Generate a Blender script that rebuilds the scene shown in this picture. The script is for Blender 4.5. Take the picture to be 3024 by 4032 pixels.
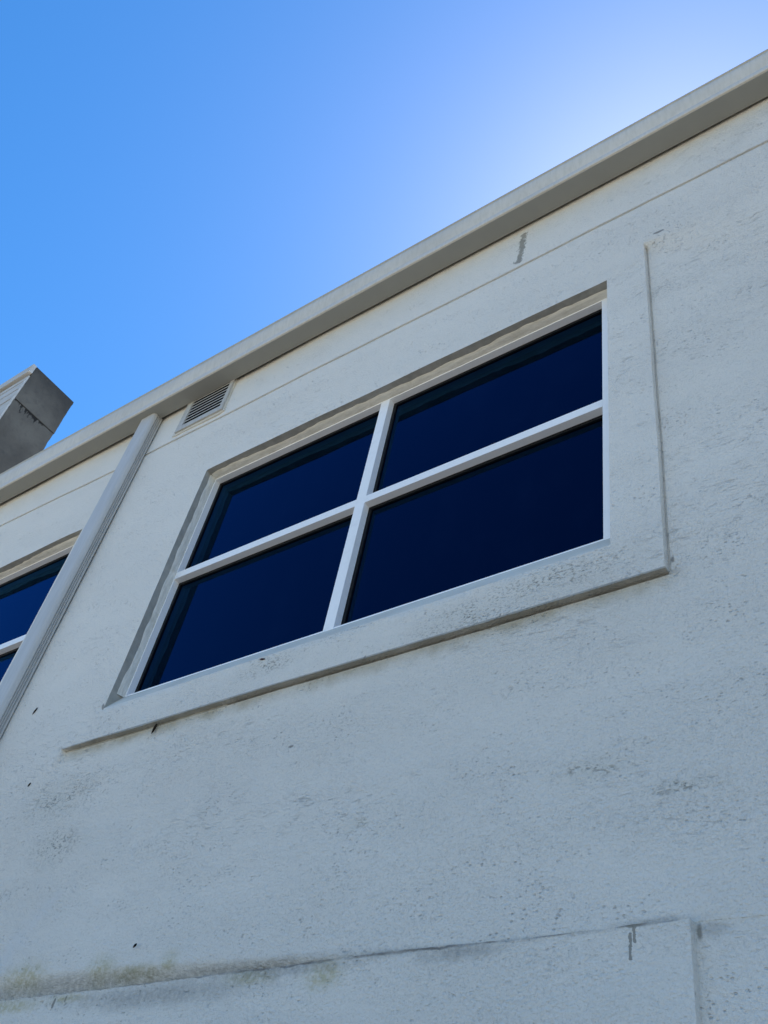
import bpy, bmesh, math, random
import numpy as np
from mathutils import Matrix, Vector, noise

for o in list(bpy.data.objects):
    bpy.data.objects.remove(o, do_unlink=True)
scene = bpy.context.scene
COL = scene.collection
rad = math.radians

EYE = 1.6      # camera height above the ground
DIST = 2.0     # camera to facade

# ------------------------------------------------------------------ camera
cam = bpy.data.cameras.new('camera')
cam.sensor_fit = 'VERTICAL'
cam.sensor_height = 36.0
cam.lens = 36.0 * 3747.9 / 4032.0
cam.clip_start = 0.05
cam.clip_end = 3000
camo = bpy.data.objects.new('camera', cam)
COL.objects.link(camo)
camo.matrix_world = Matrix(((0.80811355, 0.31699765, 0.4964524, 0),
                            (0.56772182, -0.64380326, -0.51303927, 0),
                            (0.15698543, 0.69644084, -0.70023262, EYE),
                            (0, 0, 0, 1)))
scene.camera = camo

# ------------------------------------------------------------------ sky and sun
SUN_EL, SUN_AZ = 58.0, -16.0     # degrees; azimuth from +Y towards +X
world = bpy.data.worlds.new('World')
scene.world = world
world.use_nodes = True
wn, wl = world.node_tree.nodes, world.node_tree.links
wn.clear()
sky = wn.new('ShaderNodeTexSky')
sky.sky_type = 'NISHITA'
sky.sun_disc = False
sky.sun_elevation = rad(SUN_EL)
sky.sun_rotation = rad(SUN_AZ)
sky.altitude = 0
sky.air_density = 1.0
sky.dust_density = 0.26
sky.ozone_density = 3.0
bgn = wn.new('ShaderNodeBackground')
bgn.inputs['Strength'].default_value = 0.075
out = wn.new('ShaderNodeOutputWorld')
hsv = wn.new('ShaderNodeHueSaturation')      # clear dry-air blue
hsv.inputs['Saturation'].default_value = 1.33
hsv.inputs['Hue'].default_value = 0.500
wl.new(sky.outputs[0], hsv.inputs['Color'])
wl.new(hsv.outputs[0], bgn.inputs['Color'])
wl.new(bgn.outputs[0], out.inputs['Surface'])

sun = bpy.data.lights.new('sun', 'SUN')
sun.energy = 5.0
sun.angle = rad(0.53)
sun.color = (1.0, 0.95, 0.88)
suno = bpy.data.objects.new('sun', sun)
COL.objects.link(suno)
sd = Vector((math.sin(rad(SUN_AZ)) * math.cos(rad(SUN_EL)),
             math.cos(rad(SUN_AZ)) * math.cos(rad(SUN_EL)), math.sin(rad(SUN_EL))))
suno.rotation_euler = sd.to_track_quat('Z', 'Y').to_euler()
suno.location = (0, 0, 30)

scene.view_settings.view_transform = 'Standard'
scene.view_settings.look = 'None'
scene.view_settings.exposure = 1.70
scene.view_settings.gamma = 1.0
scene.view_settings.use_curve_mapping = False
scene.cycles.max_bounces = 8

# ------------------------------------------------------------------ helpers
def tag(o, label=None, cat=None, group=None, kind=None):
    if label: o['label'] = label
    if cat: o['category'] = cat
    if group: o['group'] = group
    if kind: o['kind'] = kind
    return o

def empty(name, loc):
    o = bpy.data.objects.new(name, None)
    o.location = loc
    COL.objects.link(o)
    return o

def origin(o):
    v = Vector((0, 0, 0))
    while o is not None:
        v += o.location
        o = o.parent
    return v

def W(x, off, z):
    """facade coordinates (off = metres behind the facade, z above the lens) to world"""
    return Vector((x, DIST + off, EYE + z))

def build(name, bm, mats, parent=None, smooth=None, bevel=None):
    """bmesh in world coordinates -> ONE mesh object"""
    if bevel:
        es = [e for e in bm.edges if len(e.link_faces) == 2 and e.calc_face_angle(0) > 0.6]
        bmesh.ops.bevel(bm, geom=es, offset=bevel, segments=2, profile=0.6, affect='EDGES')
    bmesh.ops.recalc_face_normals(bm, faces=bm.faces)
    me = bpy.data.meshes.new(name)
    if parent is not None:
        bmesh.ops.translate(bm, vec=-origin(parent), verts=bm.verts)
        base = Vector((0, 0, 0))
    else:
        base = Vector((0, 0, 0))
        lo = Vector([min(v.co[i] for v in bm.verts) for i in range(3)])
        hi = Vector([max(v.co[i] for v in bm.verts) for i in range(3)])
        base = Vector(((lo.x + hi.x) / 2, (lo.y + hi.y) / 2, lo.z))
        bmesh.ops.translate(bm, vec=-base, verts=bm.verts)
    bm.to_mesh(me)
    bm.free()
    if not isinstance(mats, (list, tuple)):
        mats = [mats]
    for m in mats:
        me.materials.append(m)
    if smooth is not None:
        me.polygons.foreach_set('use_smooth', [True] * len(me.polygons))
        me.set_sharp_from_angle(angle=rad(smooth))
    o = bpy.data.objects.new(name, me)
    COL.objects.link(o)
    o.location = base
    if parent is not None:
        o.parent = parent
    return o

def box(bm, x0, x1, o0, o1, z0, z1, mi=0):
    vs = [bm.verts.new(W(x, o, z)) for x in (x0, x1) for o in (o0, o1) for z in (z0, z1)]
    for f in ((0, 1, 3, 2), (4, 6, 7, 5), (0, 4, 5, 1), (2, 3, 7, 6), (0, 2, 6, 4), (1, 5, 7, 3)):
        fc = bm.faces.new([vs[i] for i in f])
        fc.material_index = mi
    return vs

def n1(x, s=1.0, seed=0.0):
    return noise.noise(Vector((x * s, seed * 7.13, seed * 3.7)))

def sst(t):
    t = np.clip(t, 0, 1)
    return t * t * (3 - 2 * t)

# ------------------------------------------------------------------ materials
class NT:
    def __init__(self, name, rough=0.8, spec=0.3):
        self.m = bpy.data.materials.new(name)
        self.m.use_nodes = True
        self.n, self.l = self.m.node_tree.nodes, self.m.node_tree.links
        self.b = self.n['Principled BSDF']
        self.b.inputs['Roughness'].default_value = rough
        self.b.inputs['Specular IOR Level'].default_value = spec
        g = self.n.new('ShaderNodeNewGeometry')
        self.pos = g.outputs['Position']
        s = self.n.new('ShaderNodeSeparateXYZ')
        self.l.new(self.pos, s.inputs[0])
        self.x, self.y, self.z = s.outputs
    def put(self, sock, v):
        if isinstance(v, (int, float)):
            sock.default_value = v
        elif isinstance(v, (tuple, list)):
            sock.default_value = tuple(v) + ((1,) if len(v) == 3 and len(sock.default_value) == 4 else ())
        else:
            self.l.new(v, sock)
    def math(self, op, a, b=0.0, c=None, clamp=False):
        nd = self.n.new('ShaderNodeMath')
        nd.operation = op
        nd.use_clamp = clamp
        self.put(nd.inputs[0], a)
        self.put(nd.inputs[1], b)
        if c is not None: self.put(nd.inputs[2], c)
        return nd.outputs[0]
    def scaled(self, sx, sy, sz, rot=None):
        nd = self.n.new('ShaderNodeMapping')
        self.l.new(self.pos, nd.inputs[0])
        nd.inputs['Scale'].default_value = (sx, sy, sz)
        if rot: nd.inputs['Rotation'].default_value = rot
        return nd.outputs[0]
    def noise(self, vec, scale, detail=3, rough=0.55, dist=0.0):
        nd = self.n.new('ShaderNodeTexNoise')
        self.l.new(vec, nd.inputs['Vector'])
        nd.inputs['Scale'].default_value = scale
        nd.inputs['Detail'].default_value = detail
        nd.inputs['Roughness'].default_value = rough
        nd.inputs['Distortion'].default_value = dist
        return nd.outputs[0]
    def vor(self, vec, scale, rnd=1.0):
        nd = self.n.new('ShaderNodeTexVoronoi')
        self.l.new(vec, nd.inputs['Vector'])
        nd.inputs['Scale'].default_value = scale
        nd.inputs['Randomness'].default_value = rnd
        return nd.outputs['Distance']
    def ramp(self, v, a, b, lo=0.0, hi=1.0):
        nd = self.n.new('ShaderNodeMapRange')
        nd.interpolation_type = 'SMOOTHSTEP'
        self.put(nd.inputs['Value'], v)
        nd.inputs['From Min'].default_value = a
        nd.inputs['From Max'].default_value = b
        nd.inputs['To Min'].default_value = lo
        nd.inputs['To Max'].default_value = hi
        return nd.outputs[0]
    def mix(self, f, a, b):
        nd = self.n.new('ShaderNodeMix')
        nd.data_type = 'RGBA'
        self.put(nd.inputs[0], f)
        self.put(nd.inputs[6], a)
        self.put(nd.inputs[7], b)
        return nd.outputs[2]
    def bump(self, h, strength, dist, normal=None):
        nd = self.n.new('ShaderNodeBump')
        nd.inputs['Strength'].default_value = strength
        nd.inputs['Distance'].default_value = dist
        self.l.new(h, nd.inputs['Height'])
        if normal is not None: self.l.new(normal, nd.inputs['Normal'])
        return nd.outputs[0]
    def color(self, v): self.put(self.b.inputs['Base Color'], v)
    def normal(self, v): self.l.new(v, self.b.inputs['Normal'])
    def blob(self, cx, cz, rx, rz, soft, warp=None, amt=0.0, shear=0.0):
        """soft-edged patch on the facade at (cx, cz), z above the lens"""
        dx = self.math('SUBTRACT', self.x, cx)
        dz = self.math('SUBTRACT', self.z, cz + EYE)
        if shear: dx = self.math('MULTIPLY_ADD', dz, shear, dx)
        dx = self.math('DIVIDE', dx, rx)
        dz = self.math('DIVIDE', dz, rz)
        d = self.math('SQRT', self.math('ADD', self.math('MULTIPLY', dx, dx), self.math('MULTIPLY', dz, dz)))
        if warp is not None:
            d = self.math('MULTIPLY_ADD', self.math('SUBTRACT', warp, 0.5), amt, d)
        return self.ramp(d, 1 - soft, 1 + soft, 1.0, 0.0)
    def drip(self, cx, z0, z1, w, warp, amt, shear=0.0):
        """a vertical run of thin crusted paint from z0 up to z1"""
        zc, hz = (z0 + z1) / 2, abs(z1 - z0) / 2
        dz = self.math('SUBTRACT', self.z, zc + EYE)
        dx = self.math('SUBTRACT', self.x, cx)
        if shear: dx = self.math('MULTIPLY_ADD', dz, shear, dx)
        dx = self.math('MULTIPLY_ADD', self.math('SUBTRACT', warp, 0.5), amt, dx)
        ax = self.math('ABSOLUTE', dx)
        az = self.math('SUBTRACT', self.math('ABSOLUTE', dz), hz - w)
        az = self.math('MAXIMUM', az, 0.0)
        d = self.math('SQRT', self.math('ADD', self.math('MULTIPLY', ax, ax), self.math('MULTIPLY', az, az)))
        return self.ramp(d, w * 0.8, w * 1.15, 1.0, 0.0)
    def mx(self, *a):
        r = a[0]
        for q in a[1:]: r = self.math('MAXIMUM', r, q)
        return r

WALL_C = (0.76, 0.735, 0.67)
XR = -0.768

def stucco(name, stains=True, smoothness=0.0):
    t = NT(name, 0.75, 0.25)
    v1 = t.scaled(1, 1, 1)
    fine = t.noise(v1, 165, 2, 0.6)
    grain = t.noise(t.scaled(0.75, 1, 1.25, (0, rad(-12), 0)), 105, 3, 0.65, 0.4)
    rough = t.ramp(t.noise(t.scaled(0.45, 1, 1.1, (0, rad(-6), 0)), 3.2, 5, 0.62), 0.36, 0.60)   # trowelled smooth / left rough
    pits = t.vor(t.scaled(0.6, 1, 1.15, (0, rad(-14), 0)), 100)                                   # small hollows
    pitsel = t.ramp(t.noise(v1, 45, 2), 0.44, 0.58)
    pitm = t.ramp(t.noise(t.scaled(0.55, 1, 1.3), 7, 5, 0.65), 0.42, 0.66)
    hollow = t.math('MULTIPLY', t.ramp(pits, 0.14, 0.36, 1.0, 0.0), t.math('MULTIPLY', pitsel, pitm))
    drag = t.noise(t.scaled(0.42, 1, 1.7, (0, rad(-9), 0)), 52, 6, 0.72, 1.2)                     # trowel drag marks
    dmask = t.ramp(t.noise(t.scaled(0.5, 1, 1.2), 2.6, 4, 0.6), 0.40, 0.62)
    dmask = t.math('MULTIPLY', dmask, t.ramp(t.z, EYE + .9, EYE + 1.5, 0.25, 1.0))            # the foot of the wall is floated, not dragged
    dragc = t.math('MULTIPLY', t.ramp(drag, 0.30, 0.44, 1.0, 0.0), dmask)
    patch = t.noise(t.scaled(0.6, 1, 1.1), 1.3, 5, 0.6)
    low = t.noise(t.scaled(0.8, 1, 1.0), 5, 3)
    k = t.math('MULTIPLY_ADD', rough, 0.25, 0.8)
    h = t.math('MULTIPLY', t.math('MULTIPLY_ADD', fine, 0.7, grain), k)
    h = t.math('MULTIPLY_ADD', dragc, -0.35, h)
    band = t.math('MULTIPLY', t.ramp(t.x, XR - .9, XR + .7, 1.0, 0.0), t.ramp(t.z, EYE + 1.8, EYE + 2.5))   # finer coat round the windows
    keep = t.math('MULTIPLY_ADD', band, -0.45, 1.0)
    h = t.math('MULTIPLY', h, keep)
    h = t.math('MULTIPLY_ADD', hollow, -0.7, h)
    nb = t.bump(low, 0.16, 0.03)
    t.normal(t.bump(h, 0.85 * (1 - smoothness), 0.0095, nb))
    c = t.mix(t.ramp(patch, 0.3, 0.7), tuple(q * 0.98 for q in WALL_C), tuple(q * 1.02 for q in WALL_C))
    bands = t.ramp(t.noise(t.scaled(0.20, 1, 2.0, (0, rad(-6), 0)), 5.0, 5, 0.68, 0.4), 0.44, 0.68)   # uneven passes of the float
    speck = t.math('MULTIPLY', t.math('MULTIPLY', t.ramp(grain, 0.47, 0.33), bands), keep)
    c = t.mix(t.math('MULTIPLY', speck, 0.30), c, (0.27, 0.265, 0.245))
    c = t.mix(t.math('MULTIPLY', t.math('MULTIPLY', hollow, keep), 0.30), c, (0.18, 0.18, 0.17))                            # shade of the pits painted into the colour
    c = t.mix(t.math('MULTIPLY', dragc, 0.12), c, (0.27, 0.265, 0.245))
    c = t.mix(t.math('MULTIPLY', t.ramp(fine, 0.46, 0.32), t.math('MULTIPLY', keep, t.math('MULTIPLY_ADD', rough, 0.08, 0.14))), c, (0.25, 0.245, 0.23))
    if stains:
        wn_ = t.noise(v1, 14, 4, 0.6)
        wf = t.noise(v1, 60, 3, 0.6)
        ws = t.noise(t.scaled(1.2, 1, 0.6), 6, 3)
        # grime in the creases of a few scuffed patches
        scuff = t.mx(t.blob(-1.02, 1.36, .10, .03, .7, wn_, 2.0), t.blob(-0.76, 1.27, .09, .02, .7, wn_, 2.0),
                     t.blob(-1.79, 1.34, .05, .02, .7, wn_, 2.0), t.blob(-3.40, 1.72, .17, .08, .8, wn_, 2.0),
                     t.blob(-3.30, 1.50, .12, .08, .8, wn_, 2.0), t.blob(-1.15, 2.06, .24, .06, .8, wn_, 2.0),
                     t.blob(-1.45, 2.02, .20, .06, .8, wn_, 2.0), t.blob(-2.35, 2.08, .16, .04, .8, wn_, 2.0),
                     t.blob(-2.05, 2.15, .12, .03, .8, wn_, 2.0))
        grime = t.math('MULTIPLY', scuff, t.math('MULTIPLY', t.ramp(grain, 0.52, 0.36, 0.0, 0.8), t.ramp(wn_, 0.36, 0.6)))
        c = t.mix(grime, c, (0.11, 0.105, 0.085))
        c = t.mix(t.math('MULTIPLY', scuff, 0.08), c, (0.33, 0.31, 0.2))
        # tan dirt under the window ledge
        dl = t.math('SUBTRACT', 1.962 + EYE, t.z)
        inx = t.math('MULTIPLY', t.ramp(t.x, -3.55, -3.42), t.ramp(t.x, -0.70, -0.80))
        und = t.math('MULTIPLY', t.ramp(t.math('MULTIPLY_ADD', t.math('SUBTRACT', wn_, .5), .07, dl), 0.0, 0.075, 1.0, 0.0),
                     t.math('MULTIPLY', inx, t.ramp(dl, 0.006, 0.012)))
        c = t.mix(t.math('MULTIPLY', und, t.ramp(ws, 0.3, 0.7, 0.25, 0.75)), c, (0.36, 0.31, 0.2))
        # darker tone along the drip edge itself
        edge = t.math('MULTIPLY', t.ramp(t.math('ABSOLUTE', t.math('ADD', dl, 0.001)), 0.006, 0.011, 1.0, 0.0), inx)
        c = t.mix(t.math('MULTIPLY', edge, t.ramp(ws, 0.3, 0.6, 0.6, 0.85)), c, (0.30, 0.29, 0.25))
        # moss and painted cove shade along the low ledge
        moss = t.mx(t.blob(-3.17, .992, .10, .045, .8, wn_, 1.6), t.blob(-2.76, .985, .06, .045, .8, wn_, 1.6),
                    t.blob(-2.60, .965, .13, .022, .8, wn_, 1.6), t.blob(-2.44, .985, .04, .03, .8, wn_, 1.6),
                    t.blob(-1.78, .893, .055, .034, .8, wn_, 1.6), t.blob(-2.05, .905, .08, .02, .8, wn_, 1.6),
                    t.blob(-3.15, .885, .16, .02, .8, wn_, 1.6), t.blob(-2.85, .895, .08, .012, .8, wn_, 1.6))
        c = t.mix(t.math('MULTIPLY', moss, t.ramp(wf, 0.34, 0.62, 0.18, 0.62)), c, (0.44, 0.39, 0.17))
        shade_smear = t.mx(t.blob(-2.9, .945, .60, .035, .7, wn_, 1.0), t.blob(-2.2, .94, .55, .022, .7, wn_, 1.2),
                    t.blob(-1.65, .935, .30, .014, .8, wn_, 1.6), t.blob(-1.20, .934, .26, .008, .8, wn_, 1.8),
                    t.blob(-0.86, .945, .08, .01, .8, wn_, 1.6), t.blob(-1.95, .915, .22, .018, .8, wn_, 2.2),
                    t.blob(-1.36, .915, .10, .02, .8, wn_, 2.2), t.blob(-2.45, .88, .35, .03, .9, wn_, 1.4))
        c = t.mix(t.math('MULTIPLY', shade_smear, t.ramp(wf, 0.3, 0.65, 0.28, 0.55)), c, (0.2, 0.2, 0.19))  # shade of the cove painted dark, with grey smears along the ledge
        # dirt line where the upper coat meets the low ledge
        ld = t.math('SUBTRACT', t.z, t.math('MULTIPLY_ADD', t.x, .0100, EYE + .9445))
        ld = t.math('MULTIPLY_ADD', t.math('SUBTRACT', wn_, .5), .022, ld)
        ldm = t.math('MULTIPLY', t.ramp(t.math('ABSOLUTE', ld), .0015, .0065, 1.0, 0.0), t.ramp(t.x, XR - .03, XR - .01, 1.0, 0.0))
        c = t.mix(t.math('MULTIPLY', ldm, t.ramp(ws, 0.35, 0.62, 0.1, 0.8)), c, (0.13, 0.125, 0.115))
        fl = t.blob(-.725, .918, .035, .016, .6, wf, .8)  # soft shadow-like patch painted grey beside the pier edge
        c = t.mix(t.math('MULTIPLY', fl, 0.3), c, (0.2, 0.2, 0.19))
        # bare runs where the paint is missing
        runs = t.mx(t.drip(-1.402, 4.255, 4.548, .018, t.math('MULTIPLY_ADD', t.math('SUBTRACT', wn_, .5), 1.2, wf), .07, -.065), t.drip(-.895, .893, .932, .0042, wf, .014),
                    t.blob(-.90, .935, .016, .008, .3, wf, .5), t.drip(-.906, .857, .918, .0040, wf, .014),
                    t.drip(-2.905, .868, .90, .006, wf, .01), t.drip(-2.85, .885, .903, .004, wf, .008),
                    t.blob(-.757, .914, .006, .018, .5, wf, 1.0))
        c = t.mix(t.math('MULTIPLY', runs, 0.85), c, (0.25, 0.24, 0.205))
        # pale lime bloom low on the left
        pale = t.mx(t.blob(-3.22, 1.22, .03, .10, .8, wn_, 1.8, -.9), t.blob(-3.32, 1.08, .05, .12, .9, wn_, 1.8, -.5))
        c = t.mix(t.math('MULTIPLY', pale, 0.5), c, (0.72, 0.72, 0.7))
        # dusty film just under the gutter
        dust = t.ramp(t.math('MULTIPLY_ADD', t.math('SUBTRACT', ws, .5), .25, t.z), EYE + 4.30, EYE + 4.60)
        c = t.mix(t.math('MULTIPLY', dust, 0.14), c, (0.44, 0.40, 0.33))
        # chips
        chips = t.mx(t.blob(-.70, 3.902, .022, .009, .3, wf, 1.2, .8), t.blob(-.753, 2.012, .006, .012, .5, wf, 2.5), t.blob(-3.351, 2.142, .010, .018, .3, wf, 1.0, .5),
                     t.blob(-2.145, 1.686, .012, .006, .3, wf, 1.5), t.blob(-3.05, 3.35, .006, .02, .5, wf, 2.0))
        c = t.mix(t.math('MULTIPLY', chips, 0.7), c, (0.13, 0.125, 0.11))
    t.color(c)
    return t.m

M_WALL = stucco('painted_stucco')

def mortar():
    t = NT('smooth_mortar', 0.7, 0.25)
    v = t.scaled(1, 1, 1)
    h = t.noise(v, 40, 4)
    t.normal(t.bump(h, 0.2, 0.006))
    d = t.noise(t.scaled(1, 1, 1.5), 5, 4)
    c = t.mix(t.ramp(d, 0.35, 0.7), (0.68, 0.645, 0.56), (0.60, 0.565, 0.485))
    t.color(c)
    return t.m
M_MORTAR = mortar()

def reveal_mat():
    """render with the shade of the window opening put into its colour"""
    t = NT('reveal_render', 0.85, 0.2)
    v = t.scaled(1, 1, 1)
    h = t.noise(v, 90, 4, 0.65)
    t.normal(t.bump(h, 0.45, 0.006))
    d = t.noise(v, 18, 4, 0.6)
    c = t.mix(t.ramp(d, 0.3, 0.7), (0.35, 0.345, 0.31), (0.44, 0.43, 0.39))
    t.color(c)
    return t.m
M_REVEAL = reveal_mat()

def sealant_mat():
    t = NT('sealant', 0.55, 0.35)
    v = t.scaled(1, 1, 1)
    st = t.noise(t.scaled(0.15, 1, 0.15), 90, 4, 0.6, 0.3)
    d = t.noise(v, 11, 4, 0.6)
    t.normal(t.bump(t.noise(v, 50, 3), 0.35, 0.006))
    c = t.mix(t.ramp(st, 0.35, 0.65), (0.62, 0.60, 0.53), (0.74, 0.72, 0.65))
    c = t.mix(t.ramp(d, 0.55, 0.75, 0.0, 0.5), c, (0.45, 0.42, 0.33))
    t.color(c)
    return t.m
M_SEAL = sealant_mat()

def alu_mat():
    t = NT('white_powder_coat', 0.35, 0.45)
    d = t.noise(t.scaled(1, 1, 1), 25, 4, 0.6)
    sp = t.ramp(t.vor(t.scaled(1, 1, 1), 45), 0.05, 0.14, 1.0, 0.0)
    spm = t.ramp(t.noise(t.scaled(1, 1, 1), 7, 2), 0.5, 0.62)
    drop = t.math('MULTIPLY', sp, spm)
    t.normal(t.bump(drop, 0.25, 0.002))
    c = t.mix(t.ramp(d, 0.5, 0.8, 0.0, 0.35), (0.92, 0.92, 0.91), (0.74, 0.73, 0.7))
    t.color(c)
    return t.m
M_ALU = alu_mat()

def gutter_mat():
    t = NT('weathered_gutter_paint', 0.5, 0.35)
    st = t.noise(t.scaled(1.0, 1, 0.12), 55, 4, 0.65)     # fine vertical streaks of dust
    big = t.noise(t.scaled(0.5, 1, 1), 3, 4, 0.6)
    sp = t.noise(t.scaled(1, 1, 1), 45, 3, 0.7)
    c = t.mix(t.ramp(st, 0.35, 0.7), (0.64, 0.605, 0.535), (0.575, 0.545, 0.475))
    c = t.mix(t.ramp(big, 0.4, 0.75, 0.0, 0.4), c, (0.40, 0.38, 0.335))
    c = t.mix(t.ramp(sp, 0.74, 0.82, 0.0, 0.3), c, (0.2, 0.185, 0.15))
    # darker tan towards the top roll
    wv = t.noise(t.scaled(1, 1, 1), 9, 3)
    zz = t.math('MULTIPLY_ADD', t.math('SUBTRACT', wv, .5), .03, t.z)
    top = t.ramp(zz, EYE + 4.77, EYE + 4.82)
    c = t.mix(t.math('MULTIPLY', top, 0.6), c, (0.31, 0.28, 0.2))
    t.color(c)
    t.normal(t.bump(big, 0.12, 0.02))
    return t.m
M_GUT = gutter_mat()

def pipe_mat():
    t = NT('downpipe_paint', 0.45, 0.35)
    st = t.noise(t.scaled(1, 1, 0.08), 40, 4, 0.6)
    d = t.noise(t.scaled(1, 1, 0.5), 9, 4, 0.6)
    c = t.mix(t.ramp(st, 0.35, 0.7), (0.53, 0.525, 0.505), (0.48, 0.475, 0.455))
    c = t.mix(t.ramp(d, 0.55, 0.8, 0.0, 0.4), c, (0.33, 0.32, 0.29))
    t.color(c)
    t.normal(t.bump(d, 0.1, 0.01))
    return t.m
M_PIPE = pipe_mat()

def vent_mat():
    t = NT('vent_paint', 0.5, 0.35)
    d = t.noise(t.scaled(1, 1, 1), 40, 4, 0.6)
    t.color(t.mix(t.ramp(d, 0.4, 0.75), (0.50, 0.49, 0.46), (0.40, 0.38, 0.33)))
    return t.m
M_VENT = vent_mat()

def plain(name, c, rough=0.7, spec=0.3, sc=30, var=0.15):
    t = NT(name, rough, spec)
    d = t.noise(t.scaled(1, 1, 1), sc, 4, 0.6)
    t.color(t.mix(d, tuple(k * (1 - var) for k in c), tuple(k * (1 + var) for k in c)))
    return t.m
M_BLACK = plain('black_gasket', (0.006, 0.006, 0.0065), 0.5, 0.2)
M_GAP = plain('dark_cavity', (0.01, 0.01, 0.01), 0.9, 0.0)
M_COCOON = plain('cocoon_fibre', (0.022, 0.018, 0.015), 0.95, 0.1, 400, 0.5)
M_BUGRED = plain('dark_red_shell', (0.045, 0.015, 0.015), 0.5, 0.3, 400, 0.4)

def glass_mat():
    """body-tinted solar glass in front of unlit rooms"""
    t = NT('tinted_glass', 0.0, 0.5)
    w = t.noise(t.scaled(1, 1, 1), 1.2, 1)
    nrm = t.bump(w, 0.03, 0.01)
    fr = t.n.new('ShaderNodeFresnel')
    fr.inputs['IOR'].default_value = 1.42
    gl = t.n.new('ShaderNodeBsdfGlossy')          # blue metal-oxide coating: the reflection itself is tinted
    gl.inputs['Roughness'].default_value = 0.0
    gl.inputs['Color'].default_value = (0.08, 0.36, 0.84, 1)
    df = t.n.new('ShaderNodeBsdfDiffuse')
    dust = t.noise(t.scaled(1, 1, 0.5), 6, 5, 0.65)
    t.l.new(t.mix(t.ramp(dust, 0.45, 0.8), (0.0004, 0.0006, 0.002), (0.0012, 0.0022, 0.0065)), df.inputs['Color'])
    mx = t.n.new('ShaderNodeMixShader')
    for q in (fr, gl): t.l.new(nrm, q.inputs['Normal'])
    t.l.new(fr.outputs[0], mx.inputs[0])
    t.l.new(df.outputs[0], mx.inputs[1])
    t.l.new(gl.outputs[0], mx.inputs[2])
    t.l.new(mx.outputs[0], t.n['Material Output'].inputs['Surface'])
    return t.m
M_GLASS = glass_mat()

def concrete_mat():
    t = NT('weathered_concrete', 0.9, 0.2)
    v = t.scaled(1, 1, 1)
    a = t.noise(v, 1.6, 5, 0.6)
    b = t.noise(v, 14, 5, 0.7)
    f = t.noise(v, 60, 3, 0.6)
    c = t.mix(t.ramp(a, 0.3, 0.7), (0.080, 0.074, 0.064), (0.132, 0.124, 0.106))
    c = t.mix(t.ramp(b, 0.48, 0.75, 0.0, 0.5), c, (0.06, 0.06, 0.057))
    # soot creeping down from the top arris and from the front corner
    zz = t.math('MULTIPLY_ADD', t.math('SUBTRACT', t.noise(v, 5, 4), .5), .5, t.z)
    c = t.mix(t.ramp(zz, EYE + 6.75, EYE + 7.2, 0.0, 0.75), c, (0.04, 0.04, 0.039))
    # black runs below the joint
    q = t.noise(t.scaled(1, 1.0, 0.15), 34, 3, 0.7)
    jz = t.math('SUBTRACT', EYE + 6.69, t.z)
    ln = t.math('MULTIPLY', t.ramp(q, 0.42, 0.72), t.ramp(t.y, DIST + .02, DIST + .12, 0.2, 1.0))
    ln = t.math('MULTIPLY', ln, t.ramp(t.y, DIST + .26, DIST + .40, 1.0, 0.05))
    run = t.ramp(t.math('SUBTRACT', jz, t.math('MULTIPLY', ln, 0.16)), -0.01, 0.012, 1.0, 0.0)
    run = t.math('MULTIPLY', run, t.ramp(jz, -0.012, 0.0))
    c = t.mix(t.math('MULTIPLY', run, 0.9), c, (0.008, 0.008, 0.008))
    t.color(c)
    h = t.math('MULTIPLY_ADD', f, 0.4, b)
    t.normal(t.bump(h, 0.5, 0.01))
    return t.m
M_CONC = concrete_mat()

def clad_mat():
    t = NT('white_board_paint', 0.6, 0.3)
    d = t.noise(t.scaled(0.3, 1, 1.5), 12, 4, 0.6)
    c = t.mix(t.ramp(d, 0.35, 0.75), (0.52, 0.52, 0.5), (0.42, 0.41, 0.37))
    t.color(c)
    t.normal(t.bump(d, 0.15, 0.01))
    return t.m
M_CLAD = clad_mat()

def ground_mat():
    t = NT('pale_paving', 0.9, 0.2)
    d = t.noise(t.scaled(1, 1, 1), 0.7, 6, 0.65)
    f = t.noise(t.scaled(1, 1, 1), 90, 3)
    c = t.mix(t.ramp(d, 0.3, 0.7), (0.165, 0.155, 0.13), (0.22, 0.205, 0.175))
    c = t.mix(t.ramp(f, 0.4, 0.7, 0.0, 0.4), c, (0.14, 0.125, 0.1))
    t.color(c)
    t.normal(t.bump(f, 0.3, 0.01))
    return t.m
M_GROUND = ground_mat()
M_ROOF = plain('grey_roof_sheet', (0.35, 0.36, 0.37), 0.5, 0.4, 3)

# ------------------------------------------------------------------ ground
bm = bmesh.new()
bmesh.ops.create_grid(bm, x_segments=20, y_segments=20, size=1000)
g = build('ground', bm, M_GROUND)
tag(g, kind='structure')

# ------------------------------------------------------------------ building
bld = empty('building', (-2.5, DIST + 4, 0))
tag(bld, 'pale grey rendered building with dark tinted windows under a long roof gutter', 'building')

XR, ZL, ZB, XL = -0.768, 1.964, 0.935, -3.525       # edges of the raised render
OPEN1 = (-3.342, -0.941)
OPEN2 = (-6.800, -4.400)
HEAD, SILLZ = 3.706, 2.130
RV = 0.066                                         # depth of the window reveal

def zlow(x): return np.interp(x, [-4.5, -3.2, -2.4, -1.585, -0.774, 3], [.900, .909, .919, .929, .935, .935]) 
def zgroove(x): return np.interp(x, [-7.2, -5.63, -4.9, -4.2, -1.6, -0.2, 3], [4.275, 4.258, 4.235, 4.215, 4.206, 4.200, 4.200])
def headwave(x):
    return np.array([0.006 * n1(v, 2.2, 1.0) + 0.0035 * n1(v, 7.0, 2.0) for v in np.atleast_1d(x)])
GB, GH = 4.205, 0.022

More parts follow.
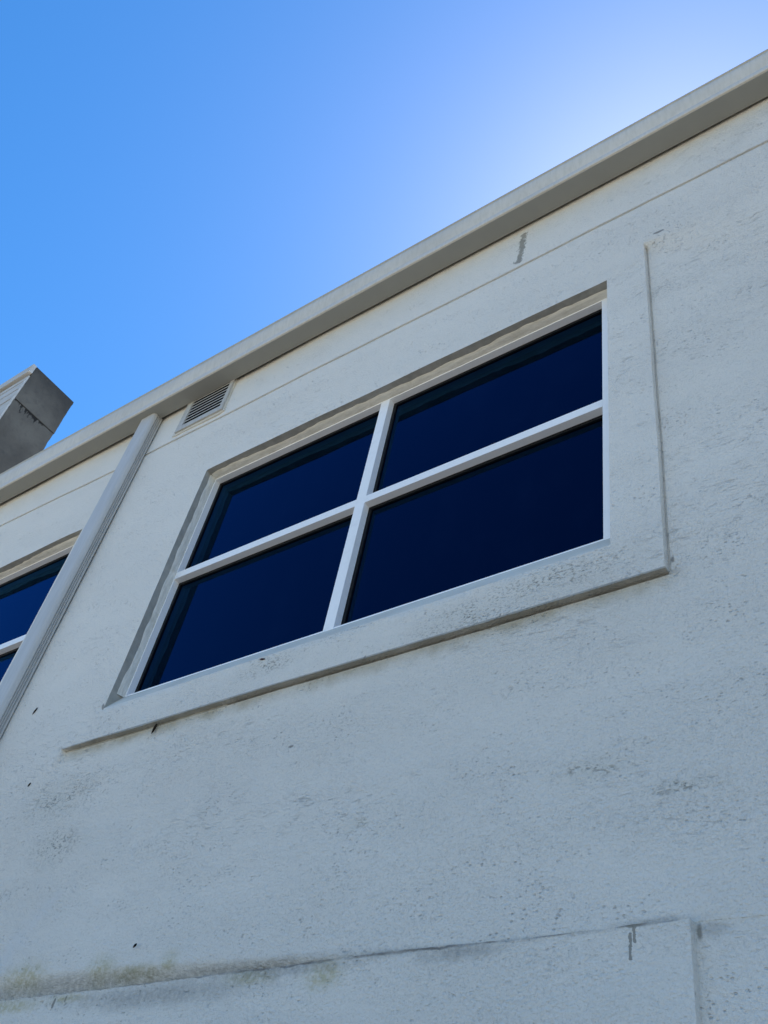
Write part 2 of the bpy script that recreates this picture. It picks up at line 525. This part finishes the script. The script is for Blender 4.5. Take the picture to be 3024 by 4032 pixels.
def depth(x, z0, z):
    """how far the render face lies behind the facade plane (x, z arrays, z0 = unwarped row)"""
    d = np.zeros_like(x)
    right = (x > XR) * sst((3.875 - z0) / (0.035 + 1.1 * np.clip(x - XR, 0, .8)))
    low = ((z0 < ZL) & (z0 > ZB) & (x <= XR)) * sst((x - (XL - 0.004) + 0.5 * np.clip(ZL - z0, 0, 1) * .8) / (0.012 + .9 * np.clip(ZL - z0, 0, .5)))
    d = np.maximum(d, 0.024 * np.maximum(right, low))
    d += 0.008 * ((x > XR) & (x < XR + .0085) & (z0 < 3.85) & (z0 > ZL + .0003))
    d += 0.014 * ((z0 < ZL) & (z0 > ZL - .0065) & (x < XR) & (x > -2.55))
    d += 0.0012 * ((x > XR) & (z0 < ZB))
    hb = 0.088 * np.clip((-1.55 - x) / 1.5, 0, 1.2) ** 0.8 + 1e-4
    t = np.clip((z0 - ZB) / hb, 0, 1)
    cove = np.where((z0 > ZB) & (x < XR), 0.034 * np.clip((-1.5 - x) / 1.0, 0, 1) * (1 - sst(t * 0.9 + .0)) * (t < 1), 0)
    d += cove
    inside = (z0 > GB + .0008) & (z0 < GB + GH - .0008) & ~((x > -4.348) & (x < -4.20))
    d += 0.020 * inside
    return d

def uniq(a):
    a = sorted(a)
    r = [a[0]]
    for v in a[1:]:
        if v - r[-1] > 2e-4: r.append(v)
    return r

def front_wall():
    xs = list(np.arange(-7.14, 3.0, 0.04)) + [3.0]
    keys = [XR - .0006, XR + .0006, XR + .008, XR + .009, -2.5505, -2.5495, OPEN1[0], OPEN1[1], OPEN2[0], OPEN2[1], -4.349, -4.347, -4.201, -4.199]
    xs = [x for x in xs if all(abs(x - k) > 0.014 for k in keys)] + keys + list(np.arange(XL - .03, XL + .03, .005))
    zs = list(np.arange(-EYE, 4.70, 0.05)) + [4.70]
    kz = [ZL - .0006, ZL + .0006, ZL - .006, ZL - .0072, ZB - .0006, ZB + .0006, HEAD, SILLZ, GB, GB + .0015, GB + GH - .0015, GB + GH]
    zs = [z for z in zs if all(abs(z - k) > 0.014 for k in kz)] + kz + [ZB + .01 * i for i in range(1, 12)] \
        + list(np.arange(3.835, 3.88, .005)) + [3.69, 3.72]
    xs, zs = uniq(xs), uniq(zs)
    X, Z0 = np.meshgrid(np.array(xs), np.array(zs))
    xa = np.array(xs)
    bump = lambda z, c, a, b: np.clip(1 - np.maximum(np.abs(z - c) - a, 0) / b, 0, 1)
    Z = Z0 + (zlow(X) - ZB) * bump(Z0, ZB, .11, .3)
    Z += (zgroove(X) - GB) * bump(Z0, GB, .02, .25)
    Z += headwave(xa)[None, :] * bump(Z0, HEAD, 0, .012)
    led = np.array([0.0035 * n1(v, 3.0, 5.0) + .0018 * n1(v, 17, 6.0) for v in xs])
    Z += led[None, :] * bump(Z0, ZL, .001, .03)
    led2 = np.array([(0.003 + .005 * math.exp(-((v + 1.75) / .45) ** 2)) * n1(v, 6.0, 8.0) + .0025 * n1(v, 23, 9.0) for v in xs])
    Z += led2[None, :] * bump(Z0, ZB, .001, .02)
    edge = np.array([0.0025 * n1(v, 2.5, 15.0) + .0012 * n1(v, 15, 16.0) for v in zs])
    Xw = X + edge[:, None] * bump(X, XR, .001, .02)
    D = depth(X, Z0, Z)
    wav = np.array([[0.004 * noise.noise(Vector((x * 1.3, 3.1, z * 1.3))) + .0015 * noise.noise(Vector((x * 5, 9.1, z * 6)))
                     for x in xs] for z in zs])
    near = np.zeros_like(X)
    D = D + wav
    bm = bmesh.new()
    V = [[bm.verts.new(W(Xw[j, i], D[j, i], Z[j, i])) for i in range(len(xs))] for j in range(len(zs))]
    vi = {}
    for j in range(len(zs) - 1):
        zc = (zs[j] + zs[j + 1]) / 2
        for i in range(len(xs) - 1):
            xc = (xs[i] + xs[i + 1]) / 2
            if SILLZ < zc < HEAD and (OPEN1[0] < xc < OPEN1[1] or OPEN2[0] < xc < OPEN2[1]):
                continue
            bm.faces.new((V[j][i], V[j][i + 1], V[j + 1][i + 1], V[j + 1][i]))
    # reveals: soffit, jambs and the smooth sloping sill
    ih = min(range(len(zs)), key=lambda k: abs(zs[k] - HEAD))
    isl = min(range(len(zs)), key=lambda k: abs(zs[k] - SILLZ))
    for a, b in (OPEN1, OPEN2):
        ia = min(range(len(xs)), key=lambda k: abs(xs[k] - a))
        ib = min(range(len(xs)), key=lambda k: abs(xs[k] - b))
        prev = None
        for i in range(ia, ib + 1):
            p = V[ih][i]
            q = bm.verts.new(W(xs[i], RV + .05, HEAD))
            s = V[isl][i]
            s1 = bm.verts.new(W(xs[i], .003, SILLZ + .006 + .002 * n1(xs[i], 8, 3)))
            s2 = bm.verts.new(W(xs[i], RV + .001, SILLZ + .1015 + .0012 * n1(xs[i], 6, 4)))
            s3 = bm.verts.new(W(xs[i], RV + .05, SILLZ + .1015))
            if prev:
                f = bm.faces.new((prev[0], p, q, prev[1])); f.material_index = 2
                f = bm.faces.new((prev[2], s, s1, prev[3])); f.material_index = 1
                f = bm.faces.new((prev[3], s1, s2, prev[4])); f.material_index = 1
                f = bm.faces.new((prev[4], s2, s3, prev[5])); f.material_index = 1
            prev = (p, q, s, s1, s2, s3)
        for i in (ia, ib):
            prev = None
            for j in range(isl, ih + 1):
                p = V[j][i]
                q = bm.verts.new(W(xs[i], RV + .05, Z[j, i] if j < ih else HEAD))
                if prev:
                    f = bm.faces.new((prev[0], p, q, prev[1])); f.material_index = 2
                prev = (p, q)
    # thickness: an inner leaf 0.28 m behind
    for (x0, x1, z0, z1) in ((-7.14, OPEN2[0], -EYE, 4.69), (OPEN2[1], OPEN1[0], -EYE, 4.69), (OPEN1[1], 3.0, -EYE, 4.69),
                             (OPEN2[0], OPEN2[1], -EYE, SILLZ), (OPEN1[0], OPEN1[1], -EYE, SILLZ),
                             (OPEN2[0], OPEN2[1], HEAD + .012, 4.69), (OPEN1[0], OPEN1[1], HEAD + .012, 4.69)):
        box(bm, x0 + .002, x1 - .002, .20, .28, z0 + .002, z1 - .002, 2)
    return build('front_wall', bm, [M_WALL, M_MORTAR, M_REVEAL], bld, smooth=32)
front_wall()

# side, rear and roof so that the building is a closed volume
bm = bmesh.new()
box(bm, 3.0, 3.25, .0, 8.0, -EYE, 4.66)
build('side_wall', bm, M_WALL, bld)
bm = bmesh.new()
box(bm, -7.14, -6.95, .30, 8.0, -EYE, 4.66)
build('side_wall', bm, M_WALL, bld)
bm = bmesh.new()
box(bm, -7.14, 3.25, 8.0, 8.25, -EYE, 5.0)
build('rear_wall', bm, M_WALL, bld)
bm = bmesh.new()
vs = box(bm, -7.13, 3.4, -.02, 8.35, 4.715, 4.735)
for v in vs:
    if v.co.y > DIST + 4: v.co.z += .38
build('roof', bm, M_ROOF, bld)

# ------------------------------------------------------------------ gutter
def gutter():
    bm = bmesh.new()
    # (off, height above the sole, blend to the level top edge)
    prof = [(-.0105, .185, 1), (-.0105, .004, 0), (-.014, 0, 0), (-.060, -.0015, 0), (-.112, 0, 0), (-.1225, .0005, 0),
            (-.1275, .003, 0), (-.1290, .008, 0), (-.1300, .028, .05), (-.1265, .033, .1), (-.112, .036, .15), (-.1065, .048, .2), (-.107, .062, .3),
            (-.111, .078, .4), (-.1165, .095, .5), (-.1215, .114, .6), (-.125, .132, .8), (-.1262, .152, .95), (-.1240, .168, 1),
            (-.1225, .174, 1), (-.1265, .178, 1), (-.1265, .184, 1), (-.122, .187, 1), (-.118, .182, 1), (-.116, .15, 1),
            (-.102, .03, 0), (-.098, .012, 0), (-.018, .012, 0), (-.0125, .03, 0), (-.0125, .185, 1)]
    xs = np.arange(-7.12, 3.2, .12)
    prev = None
    for x in xs:
        zb = 4.606 + .0068 * x + .0012 * n1(x, 1.1, 12)
        zt = 4.822 + .0016 * n1(x, 1.4, 13)
        row = []
        for (o, h, k) in prof:
            full = zt - zb
            z = zb + (h / .185) * full if k > 0.04 else zb + h
            gap = np.interp(x, [-6, -3, 0], [.010, .006, .002]) * (o > -.015)
            row.append(bm.verts.new(W(x, o - gap + .0012 * n1(x, 2.0, 14 + h), z)))
        if prev:
            for i in range(len(row) - 1):
                bm.faces.new((prev[i], prev[i + 1], row[i + 1], row[i]))
            bm.faces.new((prev[-1], prev[0], row[0], row[-1]))
        else:
            bm.faces.new(row[::-1])
        prev = row
    bm.faces.new(prev)
    return build('gutter', bm, M_GUT, bld, smooth=38)
gutter()
# added board, its grey carries the shade of the gutter's underside
M_SOFFIT_SHADE = plain('soffit_shade_grey', (0.30, 0.30, 0.275), 0.7, 0.25, 6, 0.08)
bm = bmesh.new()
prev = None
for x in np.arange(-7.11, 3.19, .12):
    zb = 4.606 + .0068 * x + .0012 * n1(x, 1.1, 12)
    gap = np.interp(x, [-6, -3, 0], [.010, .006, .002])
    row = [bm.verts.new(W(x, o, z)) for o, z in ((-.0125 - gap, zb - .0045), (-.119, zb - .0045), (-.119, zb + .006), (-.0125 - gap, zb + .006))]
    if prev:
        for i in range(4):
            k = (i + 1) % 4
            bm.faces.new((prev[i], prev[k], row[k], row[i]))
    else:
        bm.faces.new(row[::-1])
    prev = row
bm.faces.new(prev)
build('soffit_shade_board', bm, M_SOFFIT_SHADE, bld)
# added black strip standing in for the shade between gutter and render
bm = bmesh.new()
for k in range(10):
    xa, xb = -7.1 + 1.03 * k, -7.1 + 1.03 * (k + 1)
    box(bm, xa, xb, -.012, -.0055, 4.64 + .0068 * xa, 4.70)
build('gap_shade_strip', bm, M_GAP, bld)

# ------------------------------------------------------------------ downpipe
def rounded_section(x0, x1, o0, o1, r, ribs=()):
    """closed section, front at o0 (towards the street); ribs are grooves in both side faces"""
    pts = []
    def arc(cx, co, a0, a1, n=6):
        for i in range(n + 1):
            a = rad(a0 + (a1 - a0) * i / n)
            pts.append((cx + r * math.cos(a), co - r * math.sin(a)))
    pts.append((x0, o1))
    for c, w in reversed(ribs):
        pts += [(x0, c + w), (x0 + .009, c + w * .3), (x0 + .009, c - w * .3), (x0, c - w)]
    arc(x0 + r, o0 + r, 180, 90)
    arc(x1 - r, o0 + r, 90, 0)
    for c, w in ribs:
        pts += [(x1, c - w), (x1 - .009, c - w * .3), (x1 - .009, c + w * .3), (x1, c + w)]
    pts.append((x1, o1))
    return pts

def downpipe():
    dp = empty('downpipe', (0, 0, 0))
    dp.parent = bld
    dp.location = W(-4.16, -.04, -EYE) - origin(bld)
    sec = rounded_section(-4.235, -4.087, -.078, -.009, .026, [(-.0475, .0050), (-.0350, .0050), (-.0225, .0050)])
    bm = bmesh.new()
    prev = None
    for z in list(np.arange(-EYE + .02, 4.52, .25)) + [4.576]:
        s = .0012 * n1(z, 1.2, 21)
        row = [bm.verts.new(W(x + s, o, z)) for x, o in sec]
        if prev:
            for i in range(len(row)):
                k = (i + 1) % len(row)
                bm.faces.new((prev[i], prev[k], row[k], row[i]))
        else:
            bm.faces.new(row)
        prev = row
    bm.faces.new(prev[::-1])
    build('pipe', bm, M_PIPE, dp, smooth=30)
    # dark outlet spigot that joins the pipe to the sole of the gutter
    bm = bmesh.new()
    a = rounded_section(-4.225, -4.097, -.064, -.010, .026)
    lo = [bm.verts.new(W(x, o, 4.55)) for x, o in a]
    hi = [bm.verts.new(W(x, o, 4.60)) for x, o in a]
    for i in range(len(a)):
        k = (i + 1) % len(a)
        bm.faces.new((lo[i], lo[k], hi[k], hi[i]))
    bm.faces.new(lo[::-1]); bm.faces.new(hi)
    build('outlet', bm, M_BLACK, dp)
downpipe()

# ------------------------------------------------------------------ vent
def vent():
    vt = empty('vent', (0, 0, 0))
    vt.parent = bld
    vt.location = W(-3.64, -.005, 4.28) - origin(bld)
    x0, x1, z0, z1 = -3.838, -3.434, 4.286, 4.60
    bm = bmesh.new()
    w = .036
    a, b = -.020, .004
    box(bm, x0, x0 + w + .012, a, b, z0, z1)
    box(bm, x1 - w + .006, x1, a, b, z0, z1)
    box(bm, x0 + w + .012, x1 - w + .006, a, b, z0, z0 + w)
    build('vent_frame', bm, M_VENT, vt, bevel=.0025)
    bm = bmesh.new()
    box(bm, x0 + .03, x1 - .02, -.0098, .003, z0 + .02, z1)
    build('vent_backing', bm, M_GAP, vt)
    # slotted grille: rounded horizontal blades, staggered joints halfway along
    sx0, sx1 = x0 + w + .010, x1 - w + .008
    pitch = .034
    k = 0
    z = z0 + w + .006
    while z < z1 - .02:
        bm = bmesh.new()
        mid = (sx0 + sx1) / 2 + (.03 if k % 2 else -.03)
        for (p, q) in ((sx0, mid - .003), (mid + .003, sx1)) if k % 3 == 1 else ((sx0, sx1),):
            sec = [(-.0150, .002), (-.0175, -.001), (-.0190, .003), (-.0175, .009), (-.0150, .0105)]
            A = [bm.verts.new(W(p, o, z + h)) for o, h in sec]
            B = [bm.verts.new(W(q, o, z + h)) for o, h in sec]
            for i in range(len(sec)):
                j = (i + 1) % len(sec)
                bm.faces.new((A[i], A[j], B[j], B[i]))
            bm.faces.new(A[::-1]); bm.faces.new(B)
        build('vent_blade', bm, M_VENT, vt, smooth=50)
        z += pitch
        k += 1
    # thin skim of render left round the plate
    bm = bmesh.new()
    P = [(x0 - .028, z0 - .012), (x0 - .004, z0 - .020), (x0 + .05, z0 - .016), (x1 - .03, z0 - .022), (x1 + .012, z0 - .006), (x1 + .008, z0 + .02),
         (x1 + .006, z1), (x0 - .012, z1), (x0 - .022, z0 + .12)]
    A = [bm.verts.new(W(x, -.0085, z)) for x, z in P]
    B = [bm.verts.new(W(x, .006, z)) for x, z in P]
    bm.faces.new(A)
    for i in range(len(P)):
        j = (i + 1) % len(P)
        bm.faces.new((A[i], B[i], B[j], A[j]))
    build('mortar_skim', bm, M_MORTAR, vt)
vent()

# ------------------------------------------------------------------ windows
def window(a, b, note):
    wd = empty('window', (0, 0, 0))
    wd.parent = bld
    wd.location = W((a + b) / 2, RV, SILLZ) - origin(bld)
    f0, f1 = RV + .004, RV + .038       # front and back of the visible profile
    gl = .112                           # face of the glass
    xl, xr = a + .017, b - .057         # sight lines, bottom row measured from the photograph
    zt, zb = 3.685, 2.2415
    bm = bmesh.new()
    box(bm, a + .004, xl, f0, f1, SILLZ + .06, HEAD - .004)
    box(bm, xr, b - .004, f0, f1, SILLZ + .06, HEAD - .004)
    box(bm, xl, xr, f0 + .0003, f1, zt, HEAD - .0045)
    box(bm, xl, xr, f0 + .0003, f1, SILLZ + .0605, zb)
    build('window_frame', bm, M_ALU, wd, bevel=.0012)
    mx0, mx1 = a + 1.158, a + 1.211
    t0, t1 = 2.943, 2.9865
    bm = bmesh.new()
    box(bm, mx0, mx1, f0 - .0015, f1, zb - .012, zt + .004)
    build('mullion', bm, M_ALU, wd, bevel=.0012)
    for p, q in ((xl, mx0), (mx1, xr)):
        bm = bmesh.new()
        box(bm, p - .0005, q + .0005, f0 - .0008, f1 + .0005, t0, t1)
        build('transom', bm, M_ALU, wd, bevel=.0012)
    # gaskets and glass of the four lights
    for p, q in ((xl, mx0), (mx1, xr)):
        for r, s in ((zb, t0), (t1, zt)):
            bm = bmesh.new()
            gw = .016
            g0, g1 = f1 + .001, gl + .004
            box(bm, p - .012, p + gw, g0, g1, r - .012, s + .012)
            box(bm, q - gw, q + .012, g0, g1, r - .012, s + .012)
            box(bm, p + gw, q - gw, g0 + .0003, g1, s - gw, s + .012)
            box(bm, p + gw, q - gw, g0 + .0003, g1, r - .012, r + gw)
            build('gasket', bm, M_BLACK, wd)
            bm = bmesh.new()
            box(bm, p - .008, q + .008, gl, gl + .006, r - .008, s + .008)
            build('pane', bm, M_GLASS, wd)
    # hand-laid fillet of sealant between render and frame
    bm = bmesh.new()
    def strip(pts_fn, n, jag):
        prev = None
        for i in range(n + 1):
            t = i / n
            row = [bm.verts.new(p) for p in pts_fn(t)]
            if prev:
                for k in range(len(row) - 1):
                    bm.faces.new((prev[k], prev[k + 1], row[k + 1], row[k]))
            prev = row
    def top(t):
        x = a + .006 + (b - a - .012) * t
        e = .034 + .011 * n1(x, 3.0, 31) + .006 * n1(x, 19, 32)
        s = HEAD + float(headwave(x)[0]) * max(0, 1 - e / (RV + .05))
        return [W(x, e, s - .0008), W(x, e + .0015, s - .0035), W(x, (e + f0) / 2, HEAD - .0075 + .001 * n1(x, 9, 33)), W(x, f0 - .001, HEAD - .0135 + .0016 * n1(x, 6, 34)), W(x, f0 + .004, HEAD - .0135)]
    def side(sgn, xe, wd0):
        def fn(t):
            z = SILLZ + .10 + (HEAD - SILLZ - .106) * t
            e = wd0 + .010 * n1(z, 3.0, 35 + sgn) + .007 * n1(z, 13, 36)
            return [W(xe + sgn * .0006, e, z), W(xe + sgn * .003, e + .0015, z), W(xe + sgn * .0065, (e + f0) / 2, z), W(xe + sgn * (.0115 + .0015 * n1(z, 7, 37)), f0 - .001, z), W(xe + sgn * .0115, f0 + .004, z)]
        return fn
    def rside(t):
        z = SILLZ + .098 + (HEAD - SILLZ - .104) * t
        e = .012 + .006 * n1(z, 4, 41)
        wv = .018 + .006 * n1(z, 3.3, 42) + .004 * n1(z, 14, 43)
        return [W(b - .001, .047, z), W(b - .006, .05, z), W(b - wv * .6, f0 - .008, z), W(b - wv, f0 - .001, z), W(b - wv, f0 + .004, z)]
    strip(top, 150, .01)
    strip(side(1, a, .036), 110, .01)
    strip(rside, 110, .01)
    build('sealant', bm, M_SEAL, wd, smooth=60)
    return wd
window(*OPEN1, 1)
window(*OPEN2, 2)
# unlit room behind
bm = bmesh.new()
box(bm, -6.9, 2.9, .6, .62, -1.0, 4.5)
build('partition', bm, M_GAP, bld)

# ------------------------------------------------------------------ parapet wall beside the roof
par = empty('parapet_wall', W(-8.4, .27, -EYE))
tag(par, 'tall sooty grey concrete wall end with white boarded front, rising above the gutter', 'wall')
PX, PT = -7.145, 7.205
def jagbox(bm, x0, x1, o0, o1, z0, z1, step, amp, mi=0):
    zs = list(np.arange(z0, z1, step)) + [z1]
    prev = None
    for z in zs:
        ja, jb = amp * n1(z, 9, 51), amp * (n1(z, 11, 52) + .6 * n1(z, 33, 53))
        row = [bm.verts.new(W(x0, o0, z)), bm.verts.new(W(x1 + ja * .4, o0 + ja, z)), bm.verts.new(W(x1, o1 + jb, z)), bm.verts.new(W(x0, o1, z))]
        if prev:
            for k in range(4):
                j = (k + 1) % 4
                f = bm.faces.new((prev[k], prev[j], row[j], row[k])); f.material_index = mi
        else:
            bm.faces.new(row[::-1])
        prev = row
    bm.faces.new(prev)
bm = bmesh.new()
jagbox(bm, -9.8, PX, 0.0, .505, 6.695, PT, .03, .008)
jagbox(bm, -9.8, PX - .001, 0.0, .500, -EYE, 6.685, .05, .011)
box(bm, -9.79, PX - .012, .012, .485, 6.685, 6.695)
build('concrete_core', bm, M_CONC, par)
# painted front: boards, grooves and a capping
bm = bmesh.new()
for z0, z1, o in ((6.995, 7.055, -.014), (6.865, 6.975, -.014), (6.715, 6.845, -.014), (-EYE, 6.695, -.012)):
    box(bm, -9.8, PX - .045, o, -.001, z0, z1)
build('board_front', bm, M_CLAD, par, bevel=.004)
bm = bmesh.new()
jagbox(bm, PX - .043, PX - .004, -.016, -.001, -EYE, 7.05, .03, .006)
build('corner_strip', bm, M_CLAD, par)
bm = bmesh.new()
box(bm, -9.82, PX - .003, -.040, -.001, 7.095, PT + .008)
build('coping', bm, M_CLAD, par, bevel=.005)

# ------------------------------------------------------------------ cocoons and insects on the render
def cocoon(x, off, z, length, r, tilt, label, mat, lean=0.0):
    bm = bmesh.new()
    n, m = 10, 8
    rings = []
    ax = Vector((math.sin(tilt), 0, -math.cos(tilt)))
    ax.y = -lean
    ax.normalize()
    u = ax.cross(Vector((0, 1, 0))).normalized()
    v = ax.cross(u).normalized()
    p0 = W(x, off, z)
    for i in range(n + 1):
        t = i / n
        rr = r * (math.sin(math.pi * min(1, t * .93 + .05)) ** .7) * (1 - .35 * t) + .0002
        c = p0 + ax * (length * t)
        rings.append([bm.verts.new(c + (u * math.cos(2 * math.pi * k / m) + v * math.sin(2 * math.pi * k / m)) * rr * (1 + .25 * n1(i + k * 3.1, 1.7, x)))
                      for k in range(m)])
    for i in range(n):
        for k in range(m):
            bm.faces.new((rings[i][k], rings[i][(k + 1) % m], rings[i + 1][(k + 1) % m], rings[i + 1][k]))
    bm.faces.new(rings[0][::-1]); bm.faces.new(rings[-1])
    o = build('cocoon', bm, mat, None, smooth=60)
    tag(o, label, 'cocoon', 'insect cocoons on the wall')
    return o
cocoon(-2.935, .012, 1.962, .046, .0065, -.25, 'dark cocoon hanging from the underside of the raised window ledge, near its left end', M_COCOON)
cocoon(-2.602, .012, 1.052, .017, .0042, -.75, 'black cocoon alone on the plain wall just above the mossy low ledge', M_COCOON)
cocoon(-3.645, -.004, 1.825, .020, .0040, -.6, 'small dark cocoon on the wall below and left of the ledge end', M_COCOON)
cocoon(-3.893, -.004, 2.275, .040, .0040, -.5, 'thin dark cocoon on the wall between the downpipe and the large window', M_COCOON)
cocoon(-2.412, -.003, 2.120, .030, .0050, 1.35, 'reddish brown cocoon lying sideways on the wall right under the large window sill', M_BUGRED)
